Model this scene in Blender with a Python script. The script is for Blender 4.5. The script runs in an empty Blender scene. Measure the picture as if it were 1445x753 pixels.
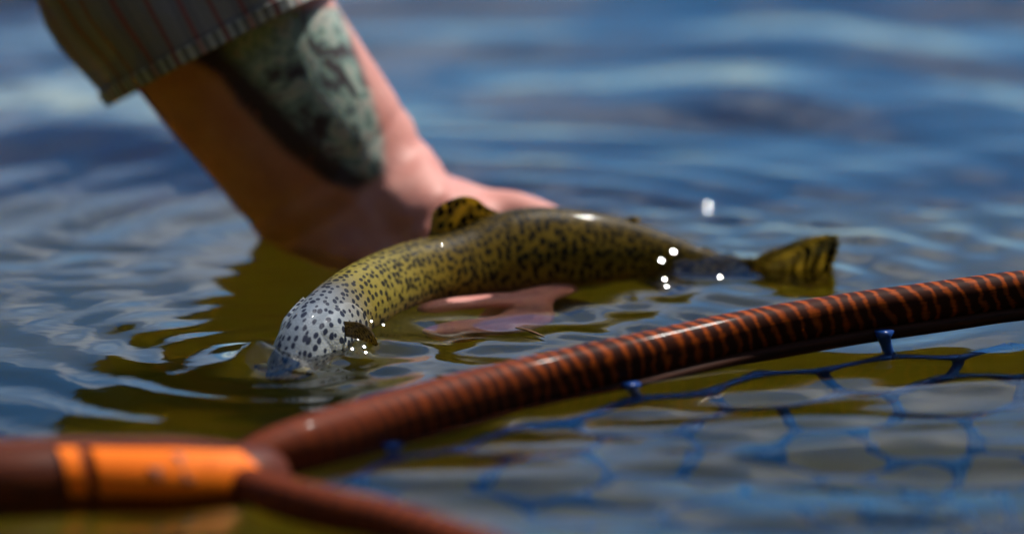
import bpy, bmesh, math, random
import numpy as np
from mathutils import Vector, Matrix, noise as mnoise
from math import sin, cos, tan, pi, radians, sqrt, exp

SC = bpy.context.scene
COL = SC.collection
random.seed(7)
rng = np.random.default_rng(11)

# ------------------------------------------------------------------ camera, sky, sun, exposure
PITCH = radians(14.0)
CAM = Vector((0.0, -1.504, 0.375))
FOCAL = 140.0
FPX = 1445 * FOCAL / 36.0
cam_d = bpy.data.cameras.new('camera')
cam_d.lens = FOCAL
cam_d.sensor_width = 36.0
cam_d.sensor_fit = 'HORIZONTAL'
cam_d.clip_start = 0.05
cam_d.clip_end = 3000
cam_d.dof.use_dof = True
cam_d.dof.focus_distance = 1.445
cam_d.dof.aperture_fstop = 3.5
cam = bpy.data.objects.new('camera', cam_d)
COL.objects.link(cam)
cam.location = CAM
cam.rotation_euler = (pi / 2 - PITCH, 0, 0)
SC.camera = cam

SUN_EL = radians(57)
SUN_AZ = (0.74, 0.67)                       # horizontal direction towards the sun
_l = sqrt(SUN_AZ[0] ** 2 + SUN_AZ[1] ** 2)
SUN_DIR = Vector((SUN_AZ[0] / _l * cos(SUN_EL), SUN_AZ[1] / _l * cos(SUN_EL), sin(SUN_EL)))

world = bpy.data.worlds.new('World')
SC.world = world
world.use_nodes = True
wn, wl = world.node_tree.nodes, world.node_tree.links
wn.clear()
w_out = wn.new('ShaderNodeOutputWorld')
w_bg = wn.new('ShaderNodeBackground')
w_sky = wn.new('ShaderNodeTexSky')
w_sky.sky_type = 'NISHITA'
w_sky.sun_disc = False
w_sky.sun_elevation = SUN_EL
w_sky.sun_rotation = math.atan2(SUN_DIR.x, SUN_DIR.y)
w_sky.altitude = 2200
w_sky.air_density = 1.0
w_sky.dust_density = 0.0
w_sky.ozone_density = 1.6
w_hs = wn.new('ShaderNodeHueSaturation')
w_hs.inputs['Saturation'].default_value = 1.36
w_tc = wn.new('ShaderNodeTexCoord')
w_mp = wn.new('ShaderNodeMapping')
w_mp.inputs['Scale'].default_value = (1.6, 1.6, 4.5)
w_mp.inputs['Location'].default_value = (8.85, 4.6, 0.2)
w_no = wn.new('ShaderNodeTexNoise')
w_no.inputs['Scale'].default_value = 2.2
w_no.inputs['Detail'].default_value = 6
w_no.inputs['Roughness'].default_value = 0.55
w_rp = wn.new('ShaderNodeValToRGB')
w_rp.color_ramp.elements[0].position = 0.505
w_rp.color_ramp.elements[1].position = 0.76
w_mix = wn.new('ShaderNodeMixRGB')
w_mix.inputs['Color2'].default_value = (11.0, 11.2, 11.5, 1)
wl.new(w_tc.outputs['Generated'], w_mp.inputs['Vector'])
wl.new(w_mp.outputs['Vector'], w_no.inputs['Vector'])
wl.new(w_no.outputs['Fac'], w_rp.inputs['Fac'])
wl.new(w_sky.outputs['Color'], w_hs.inputs['Color'])
wl.new(w_hs.outputs['Color'], w_mix.inputs['Color1'])
wl.new(w_rp.outputs['Color'], w_mix.inputs['Fac'])
wl.new(w_mix.outputs['Color'], w_bg.inputs['Color'])
wl.new(w_bg.outputs['Background'], w_out.inputs['Surface'])
w_bg.inputs['Strength'].default_value = 0.115

sun_d = bpy.data.lights.new('sun', 'SUN')
sun_d.energy = 5.0
sun_d.angle = radians(0.53)
sun_d.color = (1.0, 0.95, 0.87)
sun = bpy.data.objects.new('sun', sun_d)
COL.objects.link(sun)
sun.rotation_euler = (-SUN_DIR).to_track_quat('-Z', 'Y').to_euler()
sun.location = SUN_DIR * 6

SC.view_settings.view_transform = 'Standard'
SC.view_settings.look = 'None'
SC.view_settings.gamma = 1.0
SC.view_settings.use_curve_mapping = False
SC.view_settings.exposure = 0.22
SC.cycles.use_denoising = True
SC.cycles.max_bounces = 10
SC.cycles.transmission_bounces = 8
SC.cycles.glossy_bounces = 4
SC.cycles.diffuse_bounces = 3
SC.cycles.sample_clamp_indirect = 6.0
SC.cycles.blur_glossy = 0.3
SC.cycles.caustics_reflective = False

# ------------------------------------------------------------------ photo pixel helpers
CF = Vector((0, cos(PITCH), -sin(PITCH)))
CU = Vector((0, sin(PITCH), cos(PITCH)))
CX = Vector((1, 0, 0))


def ray(px, py):
    return CF + CX * ((px - 722.5) / FPX) + CU * ((376.5 - py) / FPX)


def at_y(px, py, y):
    d = ray(px, py)
    return CAM + d * ((y - CAM.y) / d.y)


def at_z(px, py, z):
    d = ray(px, py)
    return CAM + d * ((z - CAM.z) / d.z)


def to_px(p):
    d = Vector(p) - CAM
    f = d.dot(CF)
    return 722.5 + FPX * d.dot(CX) / f, 376.5 - FPX * d.dot(CU) / f


# ------------------------------------------------------------------ small builders
def link(name, me, mat=None, parent=None, smooth=True):
    o = bpy.data.objects.new(name, me)
    COL.objects.link(o)
    if mat is not None:
        me.materials.append(mat)
    if smooth and len(me.polygons):
        me.polygons.foreach_set('use_smooth', [True] * len(me.polygons))
    if parent is not None:
        o.parent = parent
    return o


def pydata(name, v, f, mat=None, parent=None, smooth=True):
    me = bpy.data.meshes.new(name)
    me.from_pydata([tuple(p) for p in v], [], f)
    me.update()
    return link(name, me, mat, parent, smooth)


def tag(o, label, cat, group=None):
    o['label'] = label
    o['category'] = cat
    if group:
        o['group'] = group
    return o


def empty(name, loc):
    o = bpy.data.objects.new(name, None)
    COL.objects.link(o)
    o.location = loc
    o.empty_display_size = 0.02
    return o


def adopt(child, parent):
    """parent while keeping the world position (parents here are only translated)"""
    child.parent = parent
    child.location = child.location - parent.location


def catmull(pts, n, closed=False):
    """pts: list of tuples; returns n samples by roughly uniform chord length"""
    P = np.array(pts, float)
    if closed:
        Q = np.vstack([P[-1], P, P[0], P[1]])
        segs = len(P)
    else:
        Q = np.vstack([2 * P[0] - P[1], P, 2 * P[-1] - P[-2]])
        segs = len(P) - 1
    out = []
    for i in range(segs):
        p0, p1, p2, p3 = Q[i], Q[i + 1], Q[i + 2], Q[i + 3]
        for k in range(40):
            t = k / 40
            out.append(0.5 * (2 * p1 + (p2 - p0) * t + (2 * p0 - 5 * p1 + 4 * p2 - p3) * t * t
                              + (3 * p1 - p0 - 3 * p2 + p3) * t ** 3))
    if not closed:
        out.append(P[-1])
    else:
        out.append(out[0])
    out = np.array(out)
    d = np.r_[0, np.cumsum(np.linalg.norm(np.diff(out[:, :3], axis=0), axis=1))]
    s = np.linspace(0, d[-1], n + (1 if closed else 0))
    if closed:
        s = s[:-1]
    return np.stack([np.interp(s, d, out[:, k]) for k in range(out.shape[1])], 1), d[-1]


def tube_faces(n, m, closed=False, cap=True, off=0):
    f = []
    rng_ = range(n if closed else n - 1)
    for i in rng_:
        a, b = off + i * m, off + ((i + 1) % n) * m
        for j in range(m):
            k = (j + 1) % m
            f.append((a + j, a + k, b + k, b + j))
    if cap and not closed:
        f.append(tuple(off + j for j in reversed(range(m))))
        f.append(tuple(off + (n - 1) * m + j for j in range(m)))
    return f


def round_tube(pts, radii, m=12):
    """circular tube through 3-D points with per point radius -> verts, faces"""
    n = len(pts)
    P = [Vector(p) for p in pts]
    v = []
    up = Vector((0, 0, 1))
    last = None
    for i in range(n):
        t = (P[min(i + 1, n - 1)] - P[max(i - 1, 0)]).normalized()
        if last is None:
            a = t.cross(up)
            if a.length < 1e-3:
                a = t.cross(Vector((0, 1, 0)))
        else:
            a = last - t * last.dot(t)
        a.normalize()
        last = a
        b = t.cross(a)
        for j in range(m):
            q = 2 * pi * j / m
            v.append(P[i] + (a * cos(q) + b * sin(q)) * radii[i])
    return v, tube_faces(n, m)


# ------------------------------------------------------------------ node helpers
def new_mat(name):
    m = bpy.data.materials.new(name)
    m.use_nodes = True
    nt = m.node_tree
    b = nt.nodes['Principled BSDF']
    return m, nt.nodes, nt.links, b


def ramp(nodes, stops):
    r = nodes.new('ShaderNodeValToRGB')
    e = r.color_ramp.elements
    while len(e) > 1:
        e.remove(e[-1])
    for i, (p, c) in enumerate(stops):
        el = e[0] if i == 0 else e.new(p)
        el.position = p
        el.color = c if len(c) == 4 else (*c, 1)
    return r


def noise_n(nodes, links, vec, scale, detail=4, rough=0.5, dist=0.0):
    n = nodes.new('ShaderNodeTexNoise')
    n.inputs['Scale'].default_value = scale
    n.inputs['Detail'].default_value = detail
    n.inputs['Roughness'].default_value = rough
    n.inputs['Distortion'].default_value = dist
    if vec is not None:
        links.new(vec, n.inputs['Vector'])
    return n


def mixc(nodes, links, fac, a, b, mode='MIX'):
    m = nodes.new('ShaderNodeMixRGB')
    m.blend_type = mode
    for sock, val in ((m.inputs[0], fac), (m.inputs[1], a), (m.inputs[2], b)):
        if hasattr(val, 'is_linked'):
            links.new(val, sock)
        elif isinstance(val, (int, float)):
            sock.default_value = val
        else:
            sock.default_value = (*val, 1) if len(val) == 3 else val
    return m.outputs[0]


def mathn(nodes, links, op, a, b=None, c=None, clamp=False):
    m = nodes.new('ShaderNodeMath')
    m.operation = op
    m.use_clamp = clamp
    for i, val in enumerate((a, b, c)):
        if val is None:
            continue
        if hasattr(val, 'is_linked'):
            links.new(val, m.inputs[i])
        else:
            m.inputs[i].default_value = val
    return m.outputs[0]


def bump(nodes, links, height, strength, dist, bsdf):
    b = nodes.new('ShaderNodeBump')
    b.inputs['Strength'].default_value = strength
    b.inputs['Distance'].default_value = dist
    links.new(height, b.inputs['Height'])
    links.new(b.outputs['Normal'], bsdf.inputs['Normal'])
    return b


# ------------------------------------------------------------------ numpy noise
_perm = rng.permutation(256)
_perm = np.r_[_perm, _perm]
_ang = rng.uniform(0, 2 * pi, 256)
_gx, _gy = np.cos(_ang), np.sin(_ang)


def perlin(x, y):
    xi = np.floor(x).astype(int)
    yi = np.floor(y).astype(int)
    fx, fy = x - xi, y - yi
    u = fx ** 3 * (fx * (fx * 6 - 15) + 10)
    w = fy ** 3 * (fy * (fy * 6 - 15) + 10)

    def g(ix, iy, dx, dy):
        h = _perm[(_perm[ix & 255] + iy) & 255]
        return _gx[h] * dx + _gy[h] * dy
    a = g(xi, yi, fx, fy)
    b = g(xi + 1, yi, fx - 1, fy)
    c = g(xi, yi + 1, fx, fy - 1)
    d = g(xi + 1, yi + 1, fx - 1, fy - 1)
    return (a * (1 - u) + b * u) * (1 - w) + (c * (1 - u) + d * u) * w


def sstep(a, b, x):
    t = np.clip((x - a) / (b - a), 0, 1)
    return t * t * (3 - 2 * t)


# ================================================================== WATER
def axis(lo, hi, step, far_lo, far_hi, grow):
    core = list(np.arange(lo, hi + step / 2, step))
    a = []
    s, p = step, core[-1]
    while p < far_hi:
        s *= grow
        p += s
        a.append(p)
    b = []
    s, p = step, core[0]
    while p > far_lo:
        s *= grow
        p -= s
        b.append(p)
    return np.array(b[::-1] + core + a)


def gauss(X, Y, cx, cy, rx, ry, rot=0.0):
    c, s = cos(rot), sin(rot)
    dx, dy = X - cx, Y - cy
    u = (dx * c + dy * s) / rx
    v = (-dx * s + dy * c) / ry
    return np.exp(-(u * u + v * v))


def water_height(X, Y):
    h = np.zeros_like(X)
    r = np.random.default_rng(5)
    far = sstep(-0.02, 0.40, Y)             # the open river behind is livelier
    wx = 0.05 * perlin(X * 3.1 + 7, Y * 3.1)
    wy = 0.05 * perlin(X * 3.1, Y * 3.1 + 19)
    fade = 1.0 / (1.0 + np.maximum(np.hypot(X, Y) - 3.0, 0) / 6.0)
    # wind ripples, crests mostly across the view
    for k in range(16):
        L = 0.07 * 1.17 ** k * r.uniform(.9, 1.1)
        a = r.normal(0, 0.72) + pi / 2
        ph = r.uniform(0, 2 * pi)
        slope = 0.015 if L < .14 else 0.021
        amp = slope * L / (2 * pi)
        h += amp * (0.06 + 0.94 * far) * fade * np.sin(2 * pi / L * ((X + wx) * cos(a) + (Y + wy) * sin(a)) + ph)
    # patchy noise swell
    h += (0.0009 + 0.0055 * far) * perlin(X * 5 + 3, Y * 9 + 1) * fade
    h += (0.0004 + 0.0009 * far) * perlin(X * 12 + 30, Y * 26 + 8) * fade
    # rings spreading from the fish and the hand
    for (cx, cy, L, amp, dec, r0) in ((.03, .0, .055, .00018, .10, .24), (-.02, .00, .034, .00042, .16, .10), (.10, -.02, .026, .00036, .11, .03),
                                      (-.085, -.135, .018, .00028, .06, .02)):
        d = np.hypot(X - cx, (Y - cy))
        w = np.exp(-np.abs(d - r0) / dec) * sstep(0, r0, d)
        h += amp * w * np.sin(2 * pi * d / L + 3 * perlin(X * 6, Y * 6))
    # water welling up round the tail stalk, head and hand
    h += 0.0062 * gauss(X, Y, .074, .002, .018, .012, .1) * (1 + .7 * perlin(X * 110, Y * 130))
    h += 0.00035 * (.25 + far) * perlin(X * 34 + 11, Y * 62 + 4) * fade
    h += 0.0045 * gauss(X, Y, -.088, -.140, .016, .012)
    h += 0.002 * gauss(X, Y, -.045, -.118, .016, .010, -.6)
    sp = at_z(362, 500, .003)
    h += 0.0055 * gauss(X, Y, sp.x, sp.y, .0065, .0085) * (1 + .7 * perlin(X * 190, Y * 190))
    h += 0.0013 * gauss(X, Y, .15, .06, .10, .07) * perlin(X * 42, Y * 48)
    h += 0.0008 * gauss(X, Y, -.17, .00, .08, .05) * perlin(X * 30, Y * 60)
    near = gauss(X, Y, -.06, -.14, .05, .03) + gauss(X, Y, .09, -.03, .06, .035) + .6 * gauss(X, Y, .02, -.10, .05, .03)
    h += 0.0011 * near * perlin(X * 55, Y * 75)
    # lively swirls inside the net
    net = sstep(-.10, .05, X) * sstep(-.13, -.20, Y) * sstep(.6, .45, X) * sstep(-.55, -.40, Y)
    h += 0.0030 * net * perlin(X * 10 + 5 + wx * 30, Y * 27 + 2)
    h += 0.0007 * net * perlin(X * 30 + 5 + wx * 60, Y * 70 + 2)
    return h


gx = axis(-.30, .30, .0028, -700, 700, 1.035)
gy = axis(-.44, .22, .0028, -60, 1400, 1.028)
GX, GY = np.meshgrid(gx, gy)
GZ = water_height(GX, GY)
nx, ny = len(gx), len(gy)
wv = np.stack([GX.ravel(), GY.ravel(), GZ.ravel()], 1)
idx = np.arange(nx * ny).reshape(ny, nx)
quads = np.stack([idx[:-1, :-1].ravel(), idx[:-1, 1:].ravel(), idx[1:, 1:].ravel(), idx[1:, :-1].ravel()], 1)
me = bpy.data.meshes.new('water')
me.vertices.add(len(wv))
me.vertices.foreach_set('co', wv.ravel())
me.loops.add(quads.size)
me.loops.foreach_set('vertex_index', quads.ravel())
me.polygons.add(len(quads))
me.polygons.foreach_set('loop_start', np.arange(0, quads.size, 4))
me.polygons.foreach_set('loop_total', np.full(len(quads), 4))
me.update(calc_edges=True)

m_water, N, L_, B = new_mat('river_water')
N.remove(B)
out = N['Material Output']
rf = N.new('ShaderNodeBsdfRefraction')
rf.inputs['IOR'].default_value = 1.333
rf.inputs['Roughness'].default_value = 0.0
rf.inputs['Color'].default_value = (.97, .97, .95, 1)
gl = N.new('ShaderNodeBsdfGlossy')
gl.inputs['Roughness'].default_value = 0.0
gl.inputs['Color'].default_value = (1, 1, 1, 1)
fr = N.new('ShaderNodeFresnel')
fr.inputs['IOR'].default_value = 1.333
tc = N.new('ShaderNodeTexCoord')
mp = N.new('ShaderNodeMapping')
mp.inputs['Scale'].default_value = (1, 2.0, 1)
L_.new(tc.outputs['Object'], mp.inputs['Vector'])
n1 = noise_n(N, L_, mp.outputs['Vector'], 22, 3, .5)
bp = N.new('ShaderNodeBump')
bp.inputs['Strength'].default_value = 0.06
bp.inputs['Distance'].default_value = 0.006
L_.new(n1.outputs['Fac'], bp.inputs['Height'])
for s in (rf, gl, fr):
    L_.new(bp.outputs['Normal'], s.inputs['Normal'])
mx = N.new('ShaderNodeMixShader')
L_.new(fr.outputs['Fac'], mx.inputs['Fac'])
L_.new(rf.outputs['BSDF'], mx.inputs[1])
L_.new(gl.outputs['BSDF'], mx.inputs[2])
L_.new(mx.outputs['Shader'], out.inputs['Surface'])
va = N.new('ShaderNodeVolumeAbsorption')
va.inputs['Color'].default_value = (.84, .78, .25, 1)
va.inputs['Density'].default_value = 7.0
L_.new(va.outputs['Volume'], out.inputs['Volume'])
water = link('water', me, m_water)
water['kind'] = 'structure'

# riverbed: silt and gravel under shallow water
m_bed, N, L_, B = new_mat('river_silt')
tc = N.new('ShaderNodeTexCoord')
a = noise_n(N, L_, tc.outputs['Object'], 5, 8, .6, .4)
rp = ramp(N, [(0.3, (.28, .21, .022)), (0.55, (.38, .31, .04)), (0.75, (.46, .38, .07))])
L_.new(a.outputs['Fac'], rp.inputs['Fac'])
L_.new(rp.outputs['Color'], B.inputs['Base Color'])
B.inputs['Roughness'].default_value = 0.9
bx = np.r_[-700, -80, -12, np.linspace(-3, 3, 61), 12, 80, 700]
by = np.r_[-60, -12, np.linspace(-3, 6, 91), 20, 120, 1400]
BX, BY = np.meshgrid(bx, by)
BZ = -0.165 + 0.05 * perlin(BX * 2.1, BY * 2.1) + .02 * perlin(BX * 7, BY * 7) - .75 * sstep(.22, 1.0, BY) - .8 * sstep(1, 6, BY)
idx = np.arange(BX.size).reshape(BX.shape)
q = np.stack([idx[:-1, :-1].ravel(), idx[:-1, 1:].ravel(), idx[1:, 1:].ravel(), idx[1:, :-1].ravel()], 1)
bed = pydata('riverbed', np.stack([BX.ravel(), BY.ravel(), BZ.ravel()], 1), q.tolist(), m_bed)
bed['kind'] = 'structure'

# unseen dark slope added behind and left to block skylight and deepen shade
m_sky_block, N, L_, B = new_mat('sky_blocker_dark_green')
tc = N.new('ShaderNodeTexCoord')
a = noise_n(N, L_, tc.outputs['Object'], 1.4, 8, .65)
rp = ramp(N, [(0.35, (.008, .014, .005)), (0.55, (.020, .028, .011)), (0.72, (.045, .042, .024))])
L_.new(a.outputs['Fac'], rp.inputs['Fac'])
L_.new(rp.outputs['Color'], B.inputs['Base Color'])
B.inputs['Roughness'].default_value = .95
hv = []
NA, NRD = 90, 40
for i in range(NA):
    q = radians(150 + (385 - 150) * i / (NA - 1))
    for j in range(NRD):
        r = 4.5 + 40 * (j / (NRD - 1)) ** 1.5
        edge = min(1, i / 14, (NA - 1 - i) / 14)
        z = -.6 + (1.25 * (r - 4.5) if r < 22 else 1.25 * 17.5 + .35 * (r - 22)) * (.15 + .85 * edge)
        p = Vector((r * cos(q), r * sin(q), 0))
        z += (1.6 * mnoise.noise(p * .22) + .8 * mnoise.noise(p * .7)) * min(1, j / 4)
        hv.append((p.x, p.y, z))
hf = [(i * NRD + j, i * NRD + j + 1, (i + 1) * NRD + j + 1, (i + 1) * NRD + j) for i in range(NA - 1) for j in range(NRD - 1)]
sky_block = pydata('added_sky_blocker', hv, hf, m_sky_block)
sky_block['kind'] = 'structure'

# ================================================================== TROUT
# centre line stations: photo pixel of the body axis, depth y, half height, half width
ST = [
    (392, 590, -.138, .0025, .002),
    (396, 579, -.138, .0070, .005),
    (403, 562, -.135, .0110, .0075),
    (415, 535, -.129, .0150, .0102),
    (440, 493, -.115, .0174, .0116),
    (494, 441, -.080, .0166, .0122),
    (565, 407, -.042, .0168, .0134),
    (643, 403, -.022, .0226, .0156),
    (740, 390, -.008, .0276, .0162),
    (850, 385, .001, .0240, .0140),
    (925, 387, .003, .0180, .0100),
    (985, 393, .002, .0128, .0066),
    (1030, 399, -.001, .0108, .0046),
    (1062, 402, -.003, .0112, .0030),
]
rows = []
for (px, py, y, hh, ww) in ST:
    p = at_y(px, py, y)
    rows.append((p.x, p.y, p.z, hh, ww))
NS, NM = 170, 56
SP, SLEN = catmull(rows, NS)
frames = []
for i in range(NS):
    p = Vector(SP[i, :3])
    t = Vector(SP[max(i - 2, 0), :3]) - Vector(SP[min(i + 2, NS - 1), :3])   # towards the nose
    t.normalize()
    n = Vector((0, -0.10, 1))
    n = (n - t * n.dot(t)).normalized()
    b = n.cross(t).normalized()                                        # sideways
    if b.y > 0:
        b = -b                                                         # b looks to the camera side
    frames.append((p, t, n, b, SP[i, 3], SP[i, 4]))


def fish_point(i, th, grow=0.0):
    """th = 0 on the camera side, pi/2 on the back"""
    p, t, n, b, hh, ww = frames[i]
    c, s = cos(th), sin(th)
    e = 0.86
    cc = math.copysign(abs(c) ** e, c)
    taper = 1.0 - 0.16 * max(s, 0) ** 2 - .05 * max(-s, 0)
    return p + n * ((hh + grow) * s) + b * ((ww + grow) * cc * taper)


m_fish, N, L_, B = new_mat('trout_skin')
uv = N.new('ShaderNodeUVMap')
uv.uv_map = 'skin'
at = N.new('ShaderNodeAttribute')
at.attribute_name = 'along'
ab = N.new('ShaderNodeAttribute')
ab.attribute_name = 'upness'


def spot_mask(N, L_, vec, scale, r0, r1, seedvec=(0, 0, 0), stretch=(1, 1, 1), rnd=.85):
    mp = N.new('ShaderNodeMapping')
    mp.inputs['Location'].default_value = seedvec
    mp.inputs['Scale'].default_value = stretch
    L_.new(vec, mp.inputs['Vector'])
    wob = noise_n(N, L_, mp.outputs['Vector'], scale * .9, 2)
    ad = N.new('ShaderNodeMixRGB')
    ad.blend_type = 'LINEAR_LIGHT'
    ad.inputs[0].default_value = 0.16 / scale
    L_.new(mp.outputs['Vector'], ad.inputs[1])
    L_.new(wob.outputs['Color'], ad.inputs[2])
    v = N.new('ShaderNodeTexVoronoi')
    v.feature = 'F1'
    v.voronoi_dimensions = '2D'
    v.inputs['Scale'].default_value = scale
    v.inputs['Randomness'].default_value = rnd
    L_.new(ad.outputs[0], v.inputs['Vector'])
    sep = N.new('ShaderNodeSeparateColor')
    L_.new(v.outputs['Color'], sep.inputs[0])
    rad = mathn(N, L_, 'MULTIPLY_ADD', sep.outputs[0], r1 - r0, r0)
    d = mathn(N, L_, 'SUBTRACT', rad, v.outputs['Distance'])
    return mathn(N, L_, 'MULTIPLY_ADD', d, 14.0, 0.5, clamp=True)


sp1 = spot_mask(N, L_, uv.outputs['UV'], 285, .22, .38, rnd=.7)
sp2 = spot_mask(N, L_, uv.outputs['UV'], 320, .08, .34, (.31, .17, 0))
bodyw = ramp(N, [(0.24, (0, 0, 0)), (0.40, (1, 1, 1))])
L_.new(at.outputs['Fac'], bodyw.inputs['Fac'])
spots = mathn(N, L_, 'MAXIMUM', sp1, mathn(N, L_, 'MULTIPLY', sp2, bodyw.outputs['Color']))
# base colours: pale silver head, olive yellow flank, dark olive back
n1 = noise_n(N, L_, uv.outputs['UV'], 60, 4)
body = ramp(N, [(0.0, (.42, .37, .20)), (0.35, (.11, .068, .010)), (0.62, (.20, .130, .013)), (0.85, (.15, .095, .011)), (1.0, (.07, .045, .008))])  # lower flank stop darkened, its shade is painted into the colour
L_.new(mathn(N, L_, 'MULTIPLY_ADD', n1.outputs['Fac'], .22, mathn(N, L_, 'SUBTRACT', ab.outputs['Fac'], .11)), body.inputs['Fac'])
head = ramp(N, [(0.0, (.52, .50, .40)), (0.45, (.42, .43, .38)), (0.75, (.34, .37, .38)), (1.0, (.15, .18, .22))])
L_.new(ab.outputs['Fac'], head.inputs['Fac'])
hm = ramp(N, [(0.135, (1, 1, 1)), (0.255, (0, 0, 0))])
L_.new(mathn(N, L_, 'MULTIPLY_ADD', n1.outputs['Fac'], .06, mathn(N, L_, 'SUBTRACT', at.outputs['Fac'], .03)), hm.inputs['Fac'])
base = mixc(N, L_, hm.outputs['Color'], body.outputs['Color'], head.outputs['Color'])
nb_ = ramp(N, [(0.20, (0, 0, 0)), (0.27, (1, 1, 1)), (0.36, (.8, .8, .8)), (0.50, (0, 0, 0))])
L_.new(at.outputs['Fac'], nb_.inputs['Fac'])
base = mixc(N, L_, mathn(N, L_, 'MULTIPLY', nb_.outputs['Color'], .6), base, (.33, .27, .05))
# faint rosy band along the flank
rb = ramp(N, [(0.30, (0, 0, 0)), (0.42, (1, 1, 1)), (0.55, (0, 0, 0))])
L_.new(ab.outputs['Fac'], rb.inputs['Fac'])
base = mixc(N, L_, mathn(N, L_, 'MULTIPLY', rb.outputs['Color'], .25), base, (.36, .17, .08))
# fade the spots towards the belly
sf = ramp(N, [(0.18, (0, 0, 0)), (0.36, (1, 1, 1))])
L_.new(ab.outputs['Fac'], sf.inputs['Fac'])
spf = mathn(N, L_, 'MULTIPLY', spots, sf.outputs['Color'])
spcol = mixc(N, L_, hm.outputs['Color'], (.010, .009, .006), (.012, .016, .035))
colr = mixc(N, L_, mathn(N, L_, 'MULTIPLY', spf, .96), base, spcol)
L_.new(colr, B.inputs['Base Color'])
B.inputs['Roughness'].default_value = 0.42
B.inputs['Specular IOR Level'].default_value = 0.06
B.inputs['Coat Weight'].default_value = 0.035
B.inputs['Coat Roughness'].default_value = 0.04
sc_v = N.new('ShaderNodeTexVoronoi')
sc_v.voronoi_dimensions = '2D'
sc_v.inputs['Scale'].default_value = 1100
L_.new(uv.outputs['UV'], sc_v.inputs['Vector'])
nb = noise_n(N, L_, uv.outputs['UV'], 160, 3)
hsum = mathn(N, L_, 'MULTIPLY_ADD', sc_v.outputs['Distance'], .25, nb.outputs['Fac'])
bump(N, L_, hsum, .35, .0012, B)

v, f = [], []
uvs, al, upn = [], [], []
for i in range(NS):
    per = 2 * (frames[i][4] + .6 * frames[i][5])
    for j in range(NM):
        th = 2 * pi * j / NM
        p = fish_point(i, th)
        v.append(p)
        uvs.append((i / (NS - 1) * SLEN, (th if th < 3 * pi / 2 else th - 2 * pi) / pi * .052))
        al.append(i / (NS - 1))
        upn.append(.5 + .5 * sin(th))
f = tube_faces(NS, NM)
me = bpy.data.meshes.new('body')
me.from_pydata([tuple(p) for p in v], [], f)
me.update()
ul = me.uv_layers.new(name='skin')
for li, lp in enumerate(me.loops):
    ul.data[li].uv = uvs[lp.vertex_index]
for nm, arr in (('along', al), ('upness', upn)):
    a_ = me.attributes.new(nm, 'FLOAT', 'POINT')
    a_.data.foreach_set('value', arr)
trout = empty('trout', (SP[90, 0], SP[90, 1], SP[90, 2] - .03))
tag(trout, 'black spotted olive brown trout held half out of the river by a hand', 'fish')
body_o = link('body', me, m_fish)
adopt(body_o, trout)


def fin_material(name, ca, cb, scale, stripe=False):
    m, N, L_, B = new_mat(name)
    uv = N.new('ShaderNodeUVMap')
    uv.uv_map = 'skin'
    if stripe:
        sp = spot_mask(N, L_, uv.outputs['UV'], scale, .26, .42, stretch=(.75, 1.1, 1))
    else:
        sp = spot_mask(N, L_, uv.outputs['UV'], scale, .20, .44)
    n = noise_n(N, L_, uv.outputs['UV'], 120, 3)
    base = mixc(N, L_, n.outputs['Fac'], ca, cb)
    L_.new(mixc(N, L_, sp, base, (.012, .010, .004)), B.inputs['Base Color'])
    B.inputs['Roughness'].default_value = .3
    B.inputs['Coat Weight'].default_value = .4
    B.inputs['Coat Roughness'].default_value = .05
    tr = N.new('ShaderNodeBsdfTranslucent')
    L_.new(mixc(N, L_, sp, mixc(N, L_, .5, base, (.75, .55, .10)), (.012, .010, .004)), tr.inputs['Color'])
    ms = N.new('ShaderNodeMixShader')
    ms.inputs[0].default_value = .6
    L_.new(B.outputs[0], ms.inputs[1])
    L_.new(tr.outputs[0], ms.inputs[2])
    L_.new(ms.outputs[0], N['Material Output'].inputs['Surface'])
    # rays of the fin
    w = N.new('ShaderNodeTexWave')
    w.inputs['Scale'].default_value = 190
    w.inputs['Distortion'].default_value = 1.0
    L_.new(uv.outputs['UV'], w.inputs['Vector'])
    bump(N, L_, w.outputs['Fac'], .5, .0006, B)
    return m


m_fin = fin_material('dorsal_fin_skin', (.60, .44, .08), (.46, .33, .05), 200)
m_tail = fin_material('tail_fin_skin', (.42, .37, .15), (.32, .28, .11), 430, True)
m_pfin = fin_material('pectoral_fin_skin', (.10, .07, .025), (.05, .035, .015), 1500)


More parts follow.
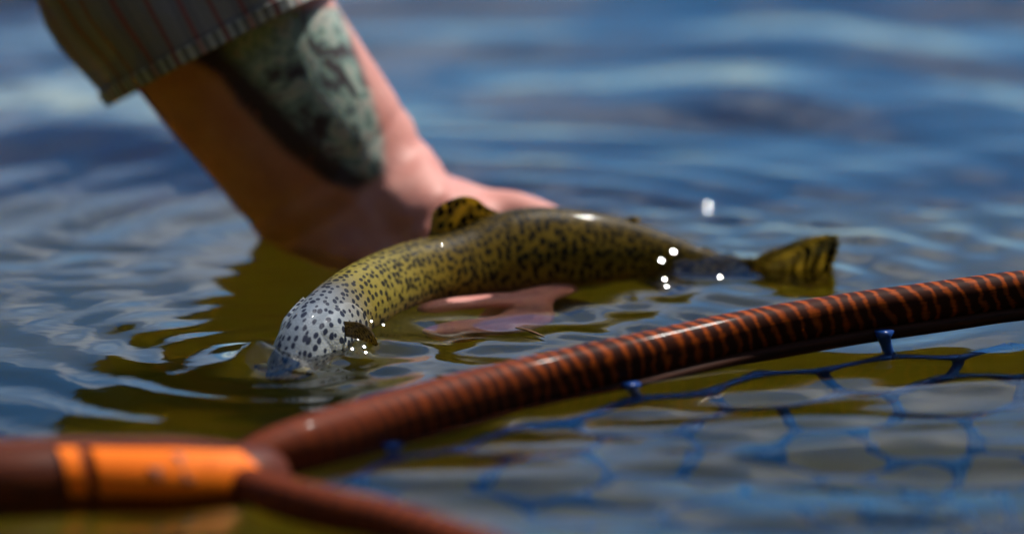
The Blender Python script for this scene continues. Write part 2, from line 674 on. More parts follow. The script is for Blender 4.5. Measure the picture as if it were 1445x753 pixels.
def fin(name, base_pts, edge_pts, mat, thick=.0011, nu=30, nv=14, side=Vector((0, -1, 0)), wob=.0012, rag=0.0):
    """membrane between a base line and an outer edge (lists of Vectors); closed, thin, slightly rippled"""
    A, _ = catmull([tuple(p) for p in base_pts], nu)
    E, _ = catmull([tuple(p) for p in edge_pts], nu)
    v, uvs = [], []
    for s in (1, -1):
        for i in range(nu):
            for j in range(nv):
                q = j / (nv - 1)
                p = Vector(A[i]) * (1 - q) + Vector(E[i]) * q
                p += (Vector(E[i]) - Vector(A[i])).normalized() * (q ** 3 * rag * (mnoise.noise(Vector((i * .9, 3.1, 0))) + .6 * ((i * 7) % 3 - 1)))
                p += side * (s * thick * (1 - .75 * q) * .5 * (0.15 + .85 * sin(pi * min(max((i + .5) / nu, 0), 1)) ** .4)
                             + wob * q * sin(i * .55 + 2 * q))
                v.append(p)
                uvs.append((i / nu * (Vector(A[-1]) - Vector(A[0])).length * 1.3 + q * .003, q * (Vector(A[nu // 2]) - Vector(E[nu // 2])).length + .3 * s))
    f = []
    o2 = nu * nv
    for i in range(nu - 1):
        for j in range(nv - 1):
            a = i * nv + j
            f.append((a, a + 1, a + nv + 1, a + nv))
            f.append((o2 + a, o2 + a + nv, o2 + a + nv + 1, o2 + a + 1))
    for i in range(nu - 1):
        a, b = i * nv + nv - 1, (i + 1) * nv + nv - 1
        f.append((a, o2 + a, o2 + b, b))
        a, b = i * nv, (i + 1) * nv
        f.append((a, b, o2 + b, o2 + a))
    for j in range(nv - 1):
        a = j
        f.append((a, o2 + a, o2 + a + 1, a + 1))
        a = (nu - 1) * nv + j
        f.append((a, a + 1, o2 + a + 1, o2 + a))
    me = bpy.data.meshes.new(name)
    me.from_pydata([tuple(p) for p in v], [], f)
    me.update()
    ul = me.uv_layers.new(name='skin')
    for li, lp in enumerate(me.loops):
        ul.data[li].uv = uvs[lp.vertex_index]
    o = link(name, me, mat)
    adopt(o, trout)
    return o


# dorsal fin: base on the back, edge traced at the depth of the back
yd = -.021
fin('dorsal_fin',
    [at_y(600, 350, yd - .008), at_y(630, 338, yd), at_y(660, 326, yd + .005), at_y(704, 308, yd + .010)],
    [at_y(607, 322, yd - .008), at_y(612, 300, yd - .005), at_y(628, 285, yd - .002), at_y(652, 277, yd + .001), at_y(672, 280, yd + .004),
     at_y(686, 291, yd + .007), at_y(706, 300, yd + .010)],
    m_fin, side=Vector((.45, -.89, 0)), wob=.0004)
yt = -.005
fin('tail_fin',
    [at_y(1024, 384, -.001), at_y(1030, 396, -.001), at_y(1034, 408, -.001), at_y(1034, 420, -.001)],
    [at_y(1060, 366, yt), at_y(1102, 347, yt), at_y(1150, 332, yt - .002), at_y(1182, 333, yt - .004), at_y(1183, 352, yt - .004),
     at_y(1176, 380, yt - .002), at_y(1170, 410, yt), at_y(1172, 440, yt), at_y(1168, 474, yt), at_y(1120, 468, yt), at_y(1068, 438, yt)],
    m_tail, nu=90, nv=24, wob=.0009, rag=.0011, thick=.0009)
fin('pectoral_fin',
    [at_y(476, 455, -.113), at_y(479, 461, -.115), at_y(481, 467, -.116), at_y(482, 473, -.117)],
    [at_y(484, 452, -.114), at_y(508, 456, -.119), at_y(526, 468, -.123), at_y(534, 487, -.125), at_y(522, 484, -.123), at_y(502, 478, -.120)],
    m_pfin, nu=18, nv=10, wob=.0008)
fin('pelvic_fin',
    [Vector((.000, -.020, -.021)), Vector((.006, -.018, -.021)), Vector((.012, -.016, -.021))],
    [Vector((.012, -.027, -.038)), Vector((.022, -.026, -.042)), Vector((.030, -.022, -.034))],
    m_pfin, nu=14, nv=8)
fin('anal_fin',
    [Vector((.046, .001, -.021)), Vector((.054, .002, -.019)), Vector((.062, .002, -.017))],
    [Vector((.056, -.001, -.038)), Vector((.066, .000, -.040)), Vector((.073, .002, -.028))],
    m_pfin, nu=14, nv=8)
i_ad = int(NS * .80)
pa = fish_point(i_ad, pi / 2)
fin('adipose_fin',
    [pa + Vector((-.003, 0, -.001)), pa + Vector((0, 0, -.001)), pa + Vector((.003, 0, -.002))],
    [pa + Vector((.001, 0, .0008)), pa + Vector((.004, 0, .0012)), pa + Vector((.006, 0, .000))],
    m_fin, nu=12, nv=6, wob=0)


def shell(name, i0, i1, th0, th1, grow, mat, shape):
    """raised plate that follows the head, e.g. the gill cover"""
    nu, nv = 26, 20
    v, uvs, al_, up_ = [], [], [], []
    for a in range(nu):
        for b in range(nv):
            q, r = a / (nu - 1), b / (nv - 1)
            th = th0 + (th1 - th0) * r
            x = i0 + (shape(r) - i0) * q
            i = int(x)
            k = x - i
            e = min(q / .25, 1) * min(r / .12, 1, (1 - r) / .12)
            g = -.0006 + grow * max(e, 0) ** .7 * (1 if q < .999 else -.4)
            v.append(fish_point(i, th, g) * (1 - k) + fish_point(min(i + 1, NS - 1), th, g) * k)
            uvs.append((x / (NS - 1) * SLEN, (th if th < 3 * pi / 2 else th - 2 * pi) / pi * .052))
            al_.append(min(x / (NS - 1), .24))
            up_.append(.5 + .5 * sin(th))
    f = [(a * nv + b, a * nv + b + 1, (a + 1) * nv + b + 1, (a + 1) * nv + b) for a in range(nu - 1) for b in range(nv - 1)]
    me = bpy.data.meshes.new(name)
    me.from_pydata([tuple(p) for p in v], [], f)
    me.update()
    ul = me.uv_layers.new(name='skin')
    for li, lp in enumerate(me.loops):
        ul.data[li].uv = uvs[lp.vertex_index]
    for nm, arr in (('along', al_), ('upness', up_)):
        a_ = me.attributes.new(nm, 'FLOAT', 'POINT')
        a_.data.foreach_set('value', arr)
    o = link(name, me, mat)
    adopt(o, trout)
    return o


shell('gill_cover', NS * .10, NS * .215, -1.0, 1.0, .0020, m_fish, lambda r: NS * (.165 + .055 * sin(pi * r) ** .8))
shell('gill_cover', NS * .10, NS * .215, pi - 1.0, pi + 1.0, .0020, m_fish, lambda r: NS * (.165 + .055 * sin(pi * r) ** .8))

m_iris, N, L_, B = new_mat('trout_iris')
B.inputs['Base Color'].default_value = (.55, .42, .12, 1)
B.inputs['Metallic'].default_value = .5
B.inputs['Roughness'].default_value = .2
m_pupil, N, L_, B = new_mat('trout_pupil')
B.inputs['Base Color'].default_value = (.004, .004, .004, 1)
B.inputs['Roughness'].default_value = .05


def ball(name, c, r, mat, scale=(1, 1, 1), rot=None, seg=16):
    bm = bmesh.new()
    bmesh.ops.create_uvsphere(bm, u_segments=seg, v_segments=max(seg // 2, 6), radius=r)
    M = Matrix.Diagonal((*scale, 1))
    if rot is not None:
        M = rot.to_4x4() @ M
    bm.transform(Matrix.Translation(Vector(c)) @ M)
    me = bpy.data.meshes.new(name)
    bm.to_mesh(me)
    bm.free()
    return link(name, me, mat)


i_eye = int(NS * .040)
for th in (.35, pi - .35):
    pe = fish_point(i_eye, th)
    b = frames[i_eye][3] * (1 if th < 1 else -1)
    eye = ball('eye', pe - b * .0012, .0042, m_iris)
    adopt(eye, trout)
    pu = ball('pupil', (0, 0, 0), .0024, m_pupil)
    pu.parent = eye
    pu.location = pe + b * .0015
# mouth: a dark slit either side of the snout
m_mouth, N, L_, B = new_mat('trout_mouth')
B.inputs['Base Color'].default_value = (.03, .025, .02, 1)
for sgn in (0, 1):
    pts = []
    for k in range(12):
        i = 3 + k
        th = -.45 if sgn == 0 else pi + .45
        pts.append(fish_point(i, th, -.0002))
    vv, ff = round_tube(pts, [.0005] * 12, 8)
    o = pydata('mouth', vv, ff, m_mouth)
    adopt(o, trout)

# ================================================================== LANDING NET
net = empty('landing_net', at_z(150, 680, -.012))
tag(net, 'wooden landing net with figured orange brown hoop and blue rubber mesh', 'landing net')
HOOP = [(318, 668, -.001), (352, 655, .001), (392, 638, .003), (440, 622, .004), (530, 596, .004), (640, 565, .005), (760, 534, .006),
        (900, 502, .008), (1050, 468, .010), (1200, 442, .0125), (1330, 424, .0145), (1445, 409, .016)]
hp = [tuple(at_z(a, b, c)) for a, b, c in HOOP]
hp += [(.245, -.086, .017), (.31, -.086, .017), (.372, -.112, .016), (.412, -.170, .013), (.420, -.245, .009), (.395, -.320, .005),
       (.335, -.385, .001), (.255, -.425, -.002), (.165, -.435, -.003), (.080, -.416, -.002), (.020, -.384, -.001)]
hp += [tuple(at_z(560, 748, 0.0)), tuple(at_z(470, 727, .001)), tuple(at_z(398, 708, .001)), tuple(at_z(358, 695, .000)), tuple(at_z(320, 686, -.002))]
NH = 420
HC, HLEN = catmull(hp, NH)

m_rim, N, L_, B = new_mat('figured_wood')
uv = N.new('ShaderNodeUVMap')
uv.uv_map = 'wood'
sepu = N.new('ShaderNodeSeparateXYZ')
L_.new(uv.outputs['UV'], sepu.inputs[0])
# stripes lean across the rim: phase = length + lean * girth
wv1 = noise_n(N, L_, uv.outputs['UV'], 45, 3)
wv2 = noise_n(N, L_, uv.outputs['UV'], 260, 3)
ph = mathn(N, L_, 'MULTIPLY_ADD', sepu.outputs[1], .34, sepu.outputs[0])
ph = mathn(N, L_, 'MULTIPLY_ADD', wv1.outputs['Fac'], .0130, ph)
ph = mathn(N, L_, 'MULTIPLY_ADD', wv2.outputs['Fac'], .0034, ph)
st = mathn(N, L_, 'SINE', mathn(N, L_, 'MULTIPLY', ph, 2 * pi / .0058))
st = mathn(N, L_, 'MULTIPLY_ADD', st, .5, .5)
fine = N.new('ShaderNodeMapping')
fine.inputs['Scale'].default_value = (60, 1500, 1)
L_.new(uv.outputs['UV'], fine.inputs['Vector'])
gr = noise_n(N, L_, fine.outputs['Vector'], 1, 4, .6)
rp = ramp(N, [(0.22, (.010, .004, .003)), (0.52, (.032, .008, .003)), (0.70, (.20, .032, .003)), (0.95, (.46, .082, .005))])
L_.new(mathn(N, L_, 'MULTIPLY_ADD', gr.outputs['Fac'], .70, mathn(N, L_, 'MULTIPLY_ADD', st, .85, -.30)), rp.inputs['Fac'])
big = noise_n(N, L_, uv.outputs['UV'], 14, 2)
rimc = mixc(N, L_, mathn(N, L_, 'MULTIPLY', big.outputs['Fac'], .6), rp.outputs['Color'], (.11, .022, .005))
e0 = ramp(N, [(0.03, (1, 1, 1)), (0.16, (0, 0, 0))])
L_.new(sepu.outputs[0], e0.inputs['Fac'])
e1 = ramp(N, [(0.03, (1, 1, 1)), (0.20, (0, 0, 0))])
L_.new(mathn(N, L_, 'SUBTRACT', float(HLEN), sepu.outputs[0]), e1.inputs['Fac'])
ends = mathn(N, L_, 'MAXIMUM', e0.outputs['Color'], e1.outputs['Color'])
L_.new(mixc(N, L_, mathn(N, L_, 'MULTIPLY', ends, .85), rimc, mixc(N, L_, gr.outputs['Fac'], (.10, .018, .008), (.16, .034, .012))), B.inputs['Base Color'])
B.inputs['Roughness'].default_value = .6
B.inputs['Coat Weight'].default_value = .03
B.inputs['Coat Roughness'].default_value = .1
B.inputs['Specular IOR Level'].default_value = .06
bump(N, L_, wv2.outputs['Fac'], .15, .0006, B)


def sweep(name, C, sec, mat, closed_path=False, uvscale=1.0, ups=None):
    """sweep a section list [(side, up)] along points C; ups gives optional per-point scale"""
    n, m = len(C), len(sec)
    v, uvs = [], []
    s = 0
    girth = [0]
    for j in range(m):
        a, b = sec[j], sec[(j + 1) % m]
        girth.append(girth[-1] + math.hypot(a[0] - b[0], a[1] - b[1]))
    for i in range(n):
        p = Vector(C[i])
        t = (Vector(C[min(i + 1, n - 1)]) - Vector(C[max(i - 1, 0)])).normalized()
        side = t.cross(Vector((0, 0, 1))).normalized()
        up = side.cross(t)
        if i:
            s += (p - Vector(C[i - 1])).length
        k = ups[i] if ups is not None else (1, 1)
        for j in range(m):
            v.append(p + side * sec[j][0] * k[0] + up * sec[j][1] * k[1])
            uvs.append((s, girth[j]))
    f = tube_faces(n, m)
    me = bpy.data.meshes.new(name)
    me.from_pydata([tuple(p) for p in v], [], f)
    me.update()
    ul = me.uv_layers.new(name='wood')
    for poly in me.polygons:
        js = [me.loops[li].vertex_index % m for li in poly.loop_indices]
        wrap = (0 in js) and (m - 1 in js) and len(js) == 4
        for li in poly.loop_indices:
            vi = me.loops[li].vertex_index
            u_, w_ = uvs[vi]
            if wrap and vi % m == 0:
                w_ = girth[-1]
            ul.data[li].uv = (u_, w_)
    o = link(name, me, mat)
    adopt(o, net)
    return o


def rr(hw, hh, e=2.6, m=24, cx=0, cz=0):
    out = []
    for j in range(m):
        q = 2 * pi * j / m - pi / 2 - .3
        c, s = cos(q), sin(q)
        out.append((cx + hw * math.copysign(abs(c) ** (2 / e), c), cz + hh * math.copysign(abs(s) ** (2 / e), s)))
    return out


sq = np.linspace(0, 1, NH)
hs = 1 + .65 * np.exp(-sq / .11) * (1 - .9 * np.exp(-sq / .03)) + .5 * np.exp(-(1 - sq) / .10) * (1 - .9 * np.exp(-(1 - sq) / .03))
sweep('hoop', HC, rr(.0058, .0067, 2.4), m_rim, ups=[(k, k) for k in hs])
# lower inner lamination that carries the mesh
m_lam, N, L_, B = new_mat('dark_lamination')
tcu = N.new('ShaderNodeUVMap')
tcu.uv_map = 'wood'
mpp = N.new('ShaderNodeMapping')
mpp.inputs['Scale'].default_value = (40, 900, 1)
L_.new(tcu.outputs['UV'], mpp.inputs['Vector'])
gr = noise_n(N, L_, mpp.outputs['Vector'], 1, 4, .6)
rp = ramp(N, [(0.3, (.012, .005, .003)), (0.7, (.07, .018, .006))])
L_.new(gr.outputs['Fac'], rp.inputs['Fac'])
L_.new(rp.outputs['Color'], B.inputs['Base Color'])
B.inputs['Roughness'].default_value = .65
B.inputs['Specular IOR Level'].default_value = .1
# side axis of sweep = t x z : on the far arm it points to the camera, i.e. to the inside of the hoop
sweep('inner_lamination', HC[6:-6], rr(.0040, .0023, 3, 16, .0032, -.0070), m_lam, ups=[(k, k) for k in hs[6:-6]])

# handle
hd = [tuple(at_z(384, 684, -.008)), tuple(at_z(330, 694, -.005)), tuple(at_z(230, 699, -.005)), tuple(at_z(100, 702, -.005)), tuple(at_z(-40, 705, -.004)),
      (-.26, -.288, -.003), (-.33, -.290, -.001), (-.385, -.292, .000), (-.40, -.293, .000)]
NHD = 90
DC, DL = catmull(hd, NHD)
dq = np.linspace(0, 1, NHD)
wd = np.interp(dq, [0, .03, .12, .22, .45, .8, .95, 1], [.25, .85, 1.22, 1.05, .98, 1.12, .95, .3])
hdz = np.interp(dq, [0, .03, .12, .22, .45, .8, .95, 1], [.45, .75, .95, 1, 1, 1.1, .95, .35])
sec_h = rr(.0165, .0190, 2.7, 32)
m_handle, N, L_, B = new_mat('handle_wood')
uv = N.new('ShaderNodeUVMap')
uv.uv_map = 'wood'
mpp = N.new('ShaderNodeMapping')
mpp.inputs['Scale'].default_value = (35, 420, 1)
L_.new(uv.outputs['UV'], mpp.inputs['Vector'])
gr = noise_n(N, L_, mpp.outputs['Vector'], 1, 5, .6, .4)
rp = ramp(N, [(0.3, (.03, .007, .003)), (0.55, (.10, .020, .005)), (0.75, (.20, .045, .008))])
L_.new(gr.outputs['Fac'], rp.inputs['Fac'])
L_.new(rp.outputs['Color'], B.inputs['Base Color'])
B.inputs['Roughness'].default_value = .45
B.inputs['Specular IOR Level'].default_value = .12
B.inputs['Coat Weight'].default_value = .05
B.inputs['Coat Roughness'].default_value = .2
sweep('handle', DC, sec_h, m_handle, ups=list(zip(wd, hdz)))

m_orange, N, L_, B = new_mat('orange_inlay')
tcn = N.new('ShaderNodeTexCoord')
mpp = N.new('ShaderNodeMapping')
mpp.inputs['Scale'].default_value = (30, 300, 300)
L_.new(tcn.outputs['Object'], mpp.inputs['Vector'])
gr = noise_n(N, L_, mpp.outputs['Vector'], 1, 4, .6)
rp = ramp(N, [(0.3, (.92, .155, .002)), (0.7, (.97, .205, .003))])
L_.new(gr.outputs['Fac'], rp.inputs['Fac'])
L_.new(rp.outputs['Color'], B.inputs['Base Color'])
B.inputs['Roughness'].default_value = .6
B.inputs['Specular IOR Level'].default_value = .15
m_ink, N, L_, B = new_mat('faded_ink')
B.inputs['Base Color'].default_value = (.22, .07, .03, 1)
B.inputs['Roughness'].default_value = .6


def handle_point(u, phi, grow):
    """u along the handle 0..1, phi section angle (pi/2 = top, towards the camera > pi/2)"""
    x = u * (NHD - 1)
    i = min(int(x), NHD - 2)
    k = x - i
    res = []
    for ii in (i, i + 1):
        p = Vector(DC[ii])
        t = (Vector(DC[min(ii + 1, NHD - 1)]) - Vector(DC[max(ii - 1, 0)])).normalized()
        side = t.cross(Vector((0, 0, 1))).normalized()
        if side.y > 0:
            side = -side
        up = Vector((0, 0, 1))
        c, s = cos(phi), sin(phi)
        e = 2.7
        a = (.0165 * wd[ii] + grow) * math.copysign(abs(c) ** (2 / e), c)
        b = (.0190 * hdz[ii] + grow) * math.copysign(abs(s) ** (2 / e), s)
        res.append(p - side * a + up * b)
    return res[0] * (1 - k) + res[1] * k


def handle_u(px):
    best = min(range(NHD), key=lambda i: abs(to_px(DC[i])[0] - px))
    return best / (NHD - 1)


def patch(name, quad, mat, grow, parent=None, nu=24, nv=12):
    """quad: (u, phi) corners a (left top) b (right top) c (right bottom) d (left bottom); closed thin plate"""
    v = []
    for g in (grow, grow - .0009):
        for i in range(nu):
            for j in range(nv):
                q, r = i / (nu - 1), j / (nv - 1)
                u = (quad[0][0] * (1 - q) + quad[1][0] * q) * (1 - r) + (quad[3][0] * (1 - q) + quad[2][0] * q) * r
                ph = (quad[0][1] * (1 - q) + quad[1][1] * q) * (1 - r) + (quad[3][1] * (1 - q) + quad[2][1] * q) * r
                v.append(handle_point(u, ph, g))
    o2 = nu * nv
    f = []
    for i in range(nu - 1):
        for j in range(nv - 1):
            a = i * nv + j
            f.append((a, a + 1, a + nv + 1, a + nv))
            f.append((o2 + a, o2 + a + nv, o2 + a + nv + 1, o2 + a + 1))
    for i in range(nu - 1):
        for a, b in ((i * nv, (i + 1) * nv), (i * nv + nv - 1, (i + 1) * nv + nv - 1)):
            f.append((a, b, o2 + b, o2 + a))
    for j in range(nv - 1):
        for a in (j, (nu - 1) * nv + j):
            f.append((a, a + 1, o2 + a + 1, o2 + a))
    me = bpy.data.meshes.new(name)
    me.from_pydata([tuple(p) for p in v], [], f)
    bm = bmesh.new()
    bm.from_mesh(me)
    bmesh.ops.recalc_face_normals(bm, faces=bm.faces)
    bm.to_mesh(me)
    bm.free()
    o = link(name, me, mat)
    if parent is None:
        adopt(o, net)
    else:
        o.parent = parent
        o.location = -(net.location)
    return o


PH0, PH1 = radians(108), radians(168)
uq = handle_u
lab = patch('orange_panel', [(uq(133), PH0), (uq(318), PH0), (uq(338), PH1), (uq(150), PH1)], m_orange, .0009)
patch('orange_band', [(uq(86), PH0), (uq(114), PH0), (uq(126), PH1), (uq(98), PH1)], m_orange, .0009)
for (px, ph, w) in ((222, 146, 5), (256, 126, 5), (262, 148, 6), (293, 130, 6)):
    p0, p1 = radians(ph - 8), radians(ph + 8)
    patch('printed_mark', [(uq(px - w), p0), (uq(px + w), p0), (uq(px + w + 2), p1), (uq(px - w + 2), p1)], m_ink, .0012, nu=6, nv=5)

# bag of blue rubber hexagons hanging from the hoop
m_rubber, N, L_, B = new_mat('blue_rubber')
tcn = N.new('ShaderNodeTexCoord')
nn = noise_n(N, L_, tcn.outputs['Object'], 90, 3)
rp = ramp(N, [(0.3, (.004, .034, .17)), (0.7, (.007, .060, .27))])
L_.new(nn.outputs['Fac'], rp.inputs['Fac'])
L_.new(rp.outputs['Color'], B.inputs['Base Color'])
B.inputs['Roughness'].default_value = .35
HCc = np.array([.17, -.265, 0.0])
Hring = HC[8:-8]
seg = np.r_[0, np.cumsum(np.linalg.norm(np.diff(Hring, axis=0), axis=1))]
RING = seg[-1]


def bag_point(s, d):
    """s arc length along the rim, d distance down the bag wall in metres"""
    s = min(max(s, 0), RING)
    p = np.array([np.interp(s, seg, Hring[:, k]) for k in range(3)])
    D = .20
    q = min(d / D, 1.0)
    shrink = 1 - .06 - .80 * q ** 1.7
    depth = .088 * (1 - (1 - q) ** 1.6)
    x = HCc[0] + (p[0] - HCc[0]) * shrink
    y = HCc[1] + (p[1] - HCc[1]) * shrink
    z = (p[2] - .0085) * (1 - q) - depth
    jx = .009 * mnoise.noise(Vector((s * 22, d * 25, 1))) * min(1, max(0, d) / .02)
    jz = .008 * mnoise.noise(Vector((s * 22, d * 25, 9)))
    return Vector((x + jx, y + jx * .5, z + jz * q))


CELLW = RING / round(RING / .056)
ncol = round(RING / CELLW)
ROWH = .0190
v, f = [], []
edges = []


def hexnode(c, r, k):
    """zigzag rows: node k(0/1) of column c in row r"""
    off = .5 if r % 2 else 0.0
    s = (c + off + .5 * k) * CELLW
    d = .017 + r * (ROWH * 1.9) + (ROWH * .55 if k == 0 else 0)
    return s, d


NR = 8
for r in range(NR):
    for c in range(ncol):
        a, b, cc = hexnode(c, r, 0), hexnode(c, r, 1), hexnode(c + 1, r, 0)
        if cc[0] > RING:
            continue
        if r == 0:
            # loops hang straight from the rim at the high nodes
            if c % 2 == 0:
                edges.append(((b[0], -.004), b, .95))
        edges.append((a, b, 1))
        edges.append((b, cc, 1))
        if r < NR - 1:
            edges.append((a, (a[0], hexnode(c, r + 1, 1)[1]), 1))
for (a, b, fat) in edges:
    n = 7
    pts = [bag_point(a[0] + (b[0] - a[0]) * k / (n - 1), a[1] + (b[1] - a[1]) * k / (n - 1)) for k in range(n)]
    rad = [.0022 * fat * (1 + .75 * abs(2 * k / (n - 1) - 1) ** 3) for k in range(n)]
    vv, ff = round_tube(pts, rad, 8)
    o = len(v)
    v += vv
    f += [tuple(o + q for q in fc) for fc in ff]
bag = pydata('mesh_bag', v, f, m_rubber)
adopt(bag, net)

# ================================================================== PERSON
person = empty('person', (-.62, .60, -.20))
tag(person, 'person in striped shirt with tattooed forearm reaching down to hold the trout', 'person')


def taper(pts, sect, m=24):
    """pts with (half width, half depth, wide axis vector)"""
    n = len(pts)
    v = []
    for i in range(n):
        t = (Vector(pts[min(i + 1, n - 1)]) - Vector(pts[max(i - 1, 0)])).normalized()
        a = Vector(sect[i][2])
        a = (a - t * a.dot(t)).normalized()
        b = t.cross(a)
        for j in range(m):
            q = 2 * pi * j / m
            v.append(Vector(pts[i]) + a * (cos(q) * sect[i][0]) + b * (sin(q) * sect[i][1]))
    return v, tube_faces(n, m)


def loft(keys, n=40, m=28):
    """keys: (point, hw, hd, axis)"""
    rows = [(*k[0], k[1], k[2], *k[3]) for k in keys]
    C, _ = catmull(rows, n)
    return taper([c[:3] for c in C], [(c[3], c[4], c[5:8]) for c in C], m)


bv, bf = [], []


def add(vf):
    o = len(bv)
    bv.extend(vf[0])
    bf.extend([tuple(o + q for q in fc) for fc in vf[1]])


def ellipsoid(c, r, m=20, n=12):
    v = []
    for i in range(n + 1):
        a = -pi / 2 + pi * i / n
        a = max(min(a, pi / 2 - .02), -pi / 2 + .02)
        for j in range(m):
            q = 2 * pi * j / m
            v.append(Vector((c[0] + r[0] * cos(a) * cos(q), c[1] + r[1] * cos(a) * sin(q), c[2] + r[2] * sin(a))))
    return v, tube_faces(n + 1, m)


WRIST = at_y(500, 285, .052)
CUFF = at_y(335, 66, .050)
adir = (CUFF - WRIST).normalized()
ELBOW = CUFF + Vector((-.085, -.015, .125))
SHOULDER = Vector((-.40, .25, .43))
wide = Vector((.76, 0, -.65))
AX = (0.80, 0.0, 0.60)
# forearm, upper arm
add(loft([
    (at_y(640, 352, .014), .024, .017, (.20, -.60, .75)),
    (at_y(590, 335, .028), .030, .021, (.45, -.40, .80)),
    (at_y(545, 312, .042), .036, .026, (.60, -.20, .77)),
    (WRIST, .0385, .030, AX),
    (WRIST + adir * .045, .0405, .034, AX),
    (WRIST + adir * .085, .0425, .037, AX),
    (ELBOW, .043, .043, AX),
    (ELBOW.lerp(SHOULDER, .25), .048, .046, AX),
    (ELBOW.lerp(SHOULDER, .6), .054, .052, AX),
    (SHOULDER, .060, .060, AX)], 70))
# heel of the hand going into the water
add(loft([
    (WRIST + adir * .05, .036, .032, AX),
    (WRIST, .035, .030, AX),
    (WRIST - adir * .022 + Vector((-.009, 0, 0)), .037, .029, AX),
    (WRIST - adir * .048 + Vector((-.004, -.006, 0)), .032, .027, AX),
    (WRIST - adir * .075 + Vector((.004, -.014, 0)), .024, .022, AX)], 30))
# broad upturned side of the hand sloping down to the fish
add(loft([
    (at_y(478, 318, .044), .020, .012, (.25, -.88, -.40)),
    (at_y(530, 322, .036), .028, .014, (.20, -.90, -.40)),
    (at_y(590, 329, .030), .028, .014, (.18, -.90, -.40)),
    (at_y(650, 334, .026), .024, .013, (.15, -.90, -.40)),
    (at_y(705, 340, .024), .018, .011, (.10, -.90, -.40))], 30))
# palm running under the fish
add(loft([
    (at_y(560, 330, .036), .030, .020, (.5, -.6, -.6)),
    (at_y(640, 380, .012), .030, .016, (.3, -.75, -.6)),
    (at_y(705, 418, .002), .026, .014, (.25, -.85, -.45)),
    (at_y(750, 440, -.006), .022, .012, (.2, -.9, -.35))], 24))
# thumb ridge lying behind the fish, tip into the water on the right
add(loft([
    (at_y(520, 270, .052), .020, .018, (0, 1, 0)),
    (at_y(575, 284, .050), .020, .0165, (0, 1, 0)),
    (at_y(630, 299, .044), .018, .0145, (0, 1, 0)),
    (at_y(680, 307, .037), .0145, .0122, (0, 1, 0)),
    (at_y(725, 305, .030), .0105, .0105, (0, 1, 0)),
    (at_y(765, 316, .024), .0095, .0095, (0, 1, 0)),
    (at_y(800, 330, .018), .0085, .0080, (0, 1, 0)),
    (at_y(818, 336, .015), .0045, .0045, (0, 1, 0))], 30, 18))
# fingers: from the knuckles under the belly, up on the camera side, tips turned back
KN = [at_y(752, 446, -.014), at_y(750, 452, -.006), at_y(738, 456, .002), at_y(718, 458, .010)]


def finger(keys, r):
    add(loft([(k, r * q, r * q * .94, (0, 1, .3)) for k, q in keys], 34, 16))


finger([(KN[0], 1.05), (at_y(790, 450, -.014), 1.04), (at_y(765, 450, -.030), 1.02), (at_y(732, 447, -.040), .94), (at_y(698, 442, -.045), 1.0),
        (at_y(668, 441, -.048), .90), (at_y(636, 446, -.051), .96), (at_y(610, 459, -.054), .86), (at_y(597, 471, -.056), .66), (at_y(591, 478, -.057), .32)], .0084)
finger([(KN[1], 1.1), (at_y(752, 486, -.046), 1.05), (at_y(738, 500, -.062), 1.08), (at_y(700, 496, -.074), 1.02), (at_y(655, 500, -.078), 1.0),
        (at_y(620, 508, -.080), .92), (at_y(602, 516, -.081), .72), (at_y(595, 521, -.082), .35)], .0090)
finger([(KN[2], 1.1), (at_y(750, 500, -.044), 1.05), (at_y(722, 524, -.060), 1.08), (at_y(682, 536, -.070), 1.02), (at_y(646, 542, -.074), 1.0),
        (at_y(618, 550, -.076), .92), (at_y(604, 556, -.076), .72), (at_y(599, 560, -.076), .35)], .0086)
finger([(KN[3], 1.1), (at_y(715, 516, -.030), 1.05), (at_y(692, 552, -.048), 1.05), (at_y(660, 570, -.058), 1.0), (at_y(636, 576, -.062), 1.0),
        (at_y(618, 582, -.064), .9), (at_y(608, 586, -.064), .7), (at_y(604, 588, -.064), .35)], .0074)
# other forearm, its hand resting on the knee, beyond the frame
add(loft([((-.735, .40, .27), .045, .043, (1, .3, 0)), ((-.70, .31, .20), .040, .036, (1, .3, 0)), ((-.66, .275, .145), .032, .026, (1, .3, 0)),
          ((-.625, .285, .115), .038, .018, (1, .3, 0)), ((-.595, .305, .095), .040, .014, (1, .3, 0))], 30))
for k in range(4):
    o_ = Vector((.022 * (k - 1.5), .007 * (k - 1.5), 0))
    add(loft([(Vector((-.595, .305, .095)) + o_, .010, .010, (1, .3, 0)), (Vector((-.575, .315, .075)) + o_, .0095, .0095, (1, .3, 0)),
              (Vector((-.562, .335, .045)) + o_, .009, .009, (1, .3, 0)), (Vector((-.560, .345, .020 + .006 * abs(k - 1.4))) + o_, .006, .006, (1, .3, 0))], 18, 14))
add(loft([(Vector((-.640, .29, .12)), .014, .013, (1, .3, 0)), (Vector((-.672, .315, .095)), .012, .011, (1, .3, 0)), (Vector((-.668, .345, .070)), .007, .007, (1, .3, 0))], 16, 14))
